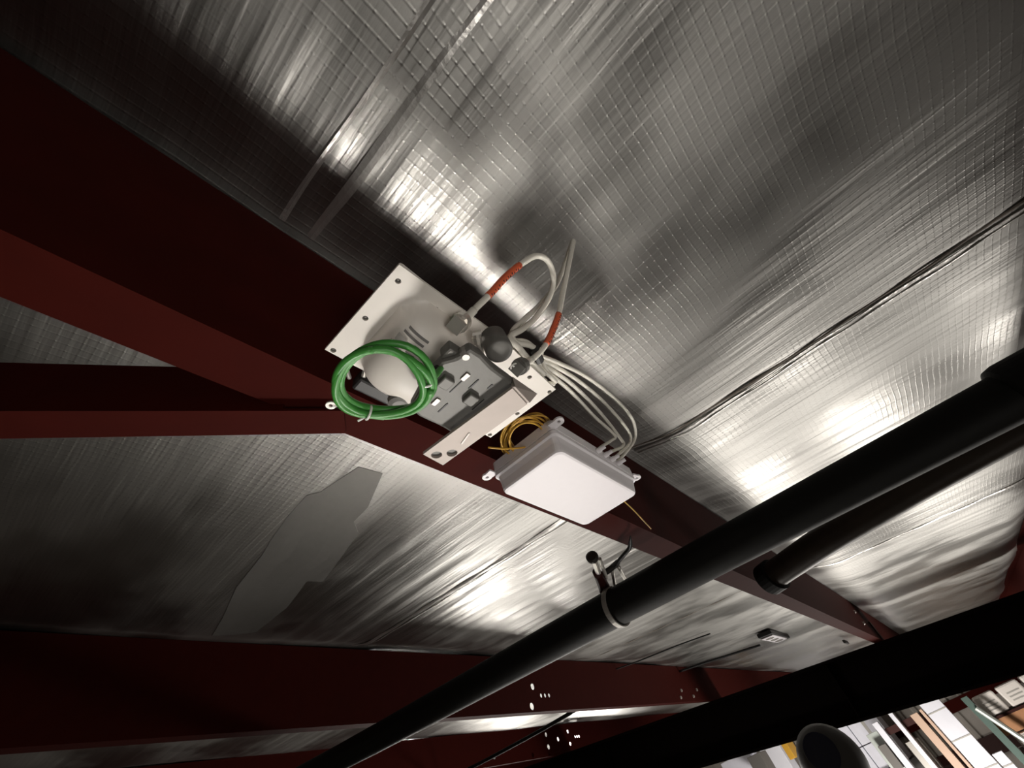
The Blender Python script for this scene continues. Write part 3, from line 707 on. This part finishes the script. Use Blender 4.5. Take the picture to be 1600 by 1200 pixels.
# ------------------------------------------------------------------ building shell (building frame)
def rz(y): return CAMH + (y * math.sin(TILT) + 0.66 / math.cos(TILT))
XL, XR, YF, YB = -6.0, 16.0, -5.9, 11.6
bm = B_(); box(bm, (XL, YF, -0.1), (XR, YB, 0)); struct('floor', bm, M['concrete'], 'world', (5, 3, 0))
def wall_quad(x, y0, y1, t):
    bm = B_(); z0, z1 = rz(y0), rz(y1)
    vs = [bm.verts.new(c) for c in ((x, y0, 0), (x, y1, 0), (x, y1, z1), (x, y0, z0), (x + t, y0, 0), (x + t, y1, 0), (x + t, y1, z1), (x + t, y0, z0))]
    for f in ((0, 1, 2, 3), (4, 7, 6, 5), (0, 4, 5, 1), (1, 5, 6, 2), (2, 6, 7, 3), (3, 7, 4, 0)): bm.faces.new([vs[i] for i in f])
    return bm
bm = wall_quad(XL, YF, YB, -0.1); struct('wall_left', bm, M['wallm'], 'world', (XL, 3, 0))
bm = B_(); box(bm, (XL, YF - .1, 0), (XR, YF, rz(YF))); struct('wall_front', bm, M['wallm'], 'world', (5, YF, 0))
bm = B_(); box(bm, (XL, YB, 0), (XR, YB + .1, rz(YB))); struct('wall_back', bm, M['wallm'], 'world', (5, YB, 0))
XW = 14.0
wr = struct('wall_right', wall_quad(XW, YF, YB, 0.05), M['wallm'], 'world', (XW, 3, 0)); ORG[wr.name] = Vector((XW, 3, 0))
k = 0; y = -1.8
while y < 6.5:
    bm = B_(); vs = []
    for z in (3.0, rz(y) - .02):
        vs.append([bm.verts.new((XW - d, y + w, z)) for d, w in ((0, 0), (.035, .03), (.035, .09), (0, .12))])
    for i in range(3): bm.faces.new((vs[0][i], vs[0][i + 1], vs[1][i + 1], vs[1][i]))
    obj('sheet_rib', bm, M['wallm'], wr); y += 0.3; k += 1
def wl(u, v, x): return wray(u, v, x)
g = wl(1490, 1103, XW - .15)
bm = B_(); box(bm, (XW - .20, -5.5, g.z - .09), (XW - .06, 8, g.z + .09)); o = obj('wall_girt', bm, M['red'], None, 'world', (XW - .15, 0, g.z)); tag(o, 'red steel girt running along the far corrugated wall', 'girt')
cl_ = wl(1356, 1120, XW - .3)
bm = B_(); box(bm, (XW - .45, cl_.y - .10, 0), (XW - .1, cl_.y + .10, rz(cl_.y) - .1)); tag(obj('wall_column', bm, M['dred'], None, 'world', (XW - .3, cl_.y, 0)), 'red steel column on the far wall behind the white cartons', 'column')
g = wl(1570, 1152, XW - .15)
bm = B_(); box(bm, (XW - .22, -5.5, g.z - .16), (XW - .06, cl_.y - .1, g.z + .10)); tag(obj('wall_girt', bm, M['dred'], None, 'world', (XW - .15, 0, g.z)), 'lower dark red girt on the far wall near the right edge', 'girt')

# cartons stacked high
def wbox(name, label, cat, u, v, x, sy, sz, sx, m, group=None, rot=0.0, parts=None, ends=None):
    c = wl(u, v, x); bm = B_(); box(bm, (-sx / 2, -sy / 2, -sz / 2), (sx / 2, sy / 2, sz / 2), 0.006)
    bmesh.ops.transform(bm, matrix=Matrix.Translation(c) @ Matrix.Rotation(rot, 4, 'X'), verts=bm.verts)
    return tag(obj(name, bm, M[m], None, 'world', c), label, cat, group)
cc = wl(1318, 1155, 10.5)
sz_, sy_ = .30, .46
def carton(ix, iz, lb):
    yv = cc.y + ix * (sy_ + .012); zv = cc.z + iz * (sz_ + .01)
    t = thing('carton', lb, 'box', (10.5, yv, zv - sz_ / 2), 'world', 'white cartons stacked by the column')
    bm = B_(); box(bm, (10.25, yv - sy_ / 2, zv - sz_ / 2), (10.75, yv + sy_ / 2, zv + sz_ / 2), .008); obj('body', bm, M['carton'], t)
    bm = B_(); box(bm, (10.244, yv - .025, zv - sz_ / 2 + .01), (10.249, yv + .025, zv + sz_ / 2 - .01)); obj('tape_strip', bm, M['lightink'], t)
carton(0, 0, 'white carton in the middle of the stack by the red column')
carton(-1, 0, 'white carton on the right of the stack, next to the red column')
carton(1, 0, 'white carton left in the stack, partly behind the charcoal lamp head')
carton(-.0, -1, 'lowest white carton in the stack by the red column')
carton(-1, -1, 'white carton at the lower right of the stack')
bm = B_(); box(bm, (10.1, cc.y - .9, 0), (10.9, cc.y + .9, cc.z - sz_ * 1.5 - .02)); 
tag(obj('storage_cabinet', bm, M['grey'], None, 'world', (10.5, cc.y, 0)), 'tall dark cabinet below the stack of white cartons', 'cabinet')

# rack with pale uprights and panel stock
xk = 9.0
ya = wl(1362, 1145, xk); yb = wl(1440, 1119, xk)
rk = thing('storage_rack', 'pale steel storage rack with dark shelf beneath the red girt', 'rack', (xk, (ya.y + yb.y) / 2, 0), 'world')
for (yy, w_, top, mm) in ((ya.y, .16, ya.z, 'rack'), (yb.y + .06, .10, yb.z + .05, 'tan')):
    bm = B_(); box(bm, (xk - .06, yy - w_ / 2, 0), (xk + .06, yy + w_ / 2, top), .004); o = obj('upright', bm, M[mm], rk)
for zz in (ya.z - .02, ya.z - .55, ya.z - 1.2):
    bm = B_(); box(bm, (xk - .05, yb.y, zz - .07), (xk + .6, ya.y, zz)); obj('shelf', bm, M['dred'], rk)
bm = B_(); zb_ = ya.z - .549
box(bm, (xk + .02, ya.y - .45, zb_), (xk + .17, ya.y - .27, zb_ + .34), .004)
tag(obj('stored_item', bm, M['grey2'], None, 'world', (xk + .1, ya.y - .36, zb_)), 'grey panel block on the rack shelf', 'stored item')
it = [(1398, 1168, .10, .55, 'sheet', 'narrow pale post leaning in the rack behind the left upright', .0), 
      (1425, 1155, .07, .9, 'sheet', 'thin white board standing inside the rack', .0), (1392, 1182, .14, .25, 'concrete', 'grey tub low on the rack shelf', 0)]
for (u, v, sy, sz, m_, lb, r_) in it: wbox('stored_item', lb, 'stored item', u, v, xk - .16, sy * .8, sz, .12, m_, rot=r_)
# tall white panels right of the rack
for i, (y0_, y1_, top_, m_, lb) in enumerate([(.46, .70, yb.z + .10, 'sheet', 'tall bright white panel standing right of the tan post'), (.715, .75, yb.z + .06, 'tan', 'thin tan board standing beside the tall white panel'),
                             (.33, .445, yb.z - .50, 'carton', 'broad wrapped white panel at the right of the tall stock')]):
    t = thing('panel_stock', lb, 'panel', (xk - .2, (y0_ + y1_) / 2, 0), 'world')
    bm = B_(); box(bm, (xk - .24, y0_, 0), (xk - .17, y1_, top_), .004); obj('panel', bm, M[m_], t)
    if i != 1:
        for q_z in (.12, .40, .68):
            bm = B_(); box(bm, (xk - .246, y0_, top_ - q_z), (xk - .2395, y1_, top_ - q_z + .012)); obj('strap', bm, M['lightink'], t)
# right-hand rack with pine shelves and white sacks
xr = 9.0; r0 = wl(1558, 1118, xr); r1 = wl(1600, 1100, xr)
rr2 = thing('pine_rack', 'dark green rack with orange pine shelves at the right edge', 'rack', (xr, r0.y - .3, 0), 'world')
for zz in (r0.z, r0.z - .34):
    bm = B_(); box(bm, (xr - .1, r0.y - 1.3, zz - .17), (xr + .7, r0.y + .10, zz - .02), .003); obj('pine_shelf', bm, M['wood'], rr2)
    bm = B_(); box(bm, (xr - .11, r0.y - 1.3, zz - .025), (xr + .7, r0.y + .10, zz)); obj('shelf_edge', bm, M['dred'], rr2)
u0 = wl(1537, 1122, xr - .2)
bm = B_(); box(bm, (xr - .25, u0.y - .04, 0), (xr - .15, u0.y + .04, u0.z + .22)); obj('upright', bm, M['dgreen'], rr2)
bm = B_(); tube(bm, [(xr - .3, u0.y - .02, u0.z + .1), (xr - .3, u0.y - .45, u0.z - 1.0)], .03, 8); obj('diagonal', bm, M['rack'], rr2)
kk = 0
lbs = ['white printed sack on the top pine shelf, left one', 'white printed sack on the top pine shelf, middle one', 'white printed sack on the top pine shelf at the frame edge', 'white printed sack on the lower pine shelf, left one', 'white printed sack on the lower pine shelf at the frame edge']
for (row, n_) in ((0, 3), (1, 2)):
    for j in range(n_):
        yy = r0.y - .04 - j * .30 - row * .05; zz = r0.z - row * .34 + .002
        t = thing('sack', lbs[kk], 'sack', (xr + .05, yy, zz), 'world', 'white sacks on the pine shelves'); kk += 1
        bm = B_(); box(bm, (xr - .08, yy - .13, zz), (xr + .3, yy + .13, zz + (.21 if row == 0 else .15)), .02); obj('body', bm, M['paper'], t)
        for q_ in range(3):
            bm = B_(); box(bm, (xr - .084, yy - .08, zz + .05 + q_ * .035), (xr - .0805, yy + .07, zz + .062 + q_ * .035)); obj('print_line', bm, M['lightink'], t)

# charcoal lamp head on its stand
lp = wl(1283, 1176, 1.9); tocam = (Vector((0, 0, CAMH)) - lp).normalized(); tocam = (tocam + Vector((0.0, -.05, .02))).normalized()
fl = thing('floodlight', 'round charcoal lamp head with a navy face at the bottom right', 'lamp', (lp.x + .08, lp.y, 0), 'world')
bm = B_(); lathe(bm, lp + Vector((0, -.015, -.028)) - tocam * .15, tocam, [(0, .04), (.01, .06), (.05, .088), (.12, .094), (.15, .085), (.17, .066), (.178, .052)], 40); obj('head', bm, M['duct'], fl, smooth=True)
bm = B_(); lathe(bm, lp + tocam * .030, tocam, [(0, .047), (.006, .047), (.008, .042)], 32); obj('navy_face', bm, M['navy'], fl)
bm = B_(); tube(bm, [lp + Vector((.08, 0, -.12)), Vector((lp.x + .08, lp.y, 0.02))], .02, 12); obj('pole', bm, M['blackp'], fl)
bm = B_(); lathe(bm, (lp.x + .08, lp.y, 0), (0, 0, 1), [(0, .28), (.02, .28), (.03, .05)], 24); obj('foot', bm, M['blackp'], fl)
# bright goods left of the lamp head
for (u, v, sy, sz, m_, lb) in [(1218, 1186, .30, .50, 'sheet', 'bright white board standing left of the charcoal lamp head'), (1160, 1196, .5, .22, 'carton', 'white carton at the bottom edge under the dark rafter'), (1236, 1172, .08, .16, 'yellow', 'small yellow item beside the white board'), (1192, 1196, .2, .25, 'concrete', 'dull grey block between carton and white board')]:
    wbox('stored_item', lb, 'stored item', u, v, 8.0 if m_ in ('yellow', 'concrete') else 8.5, sy, sz, .3, m_)
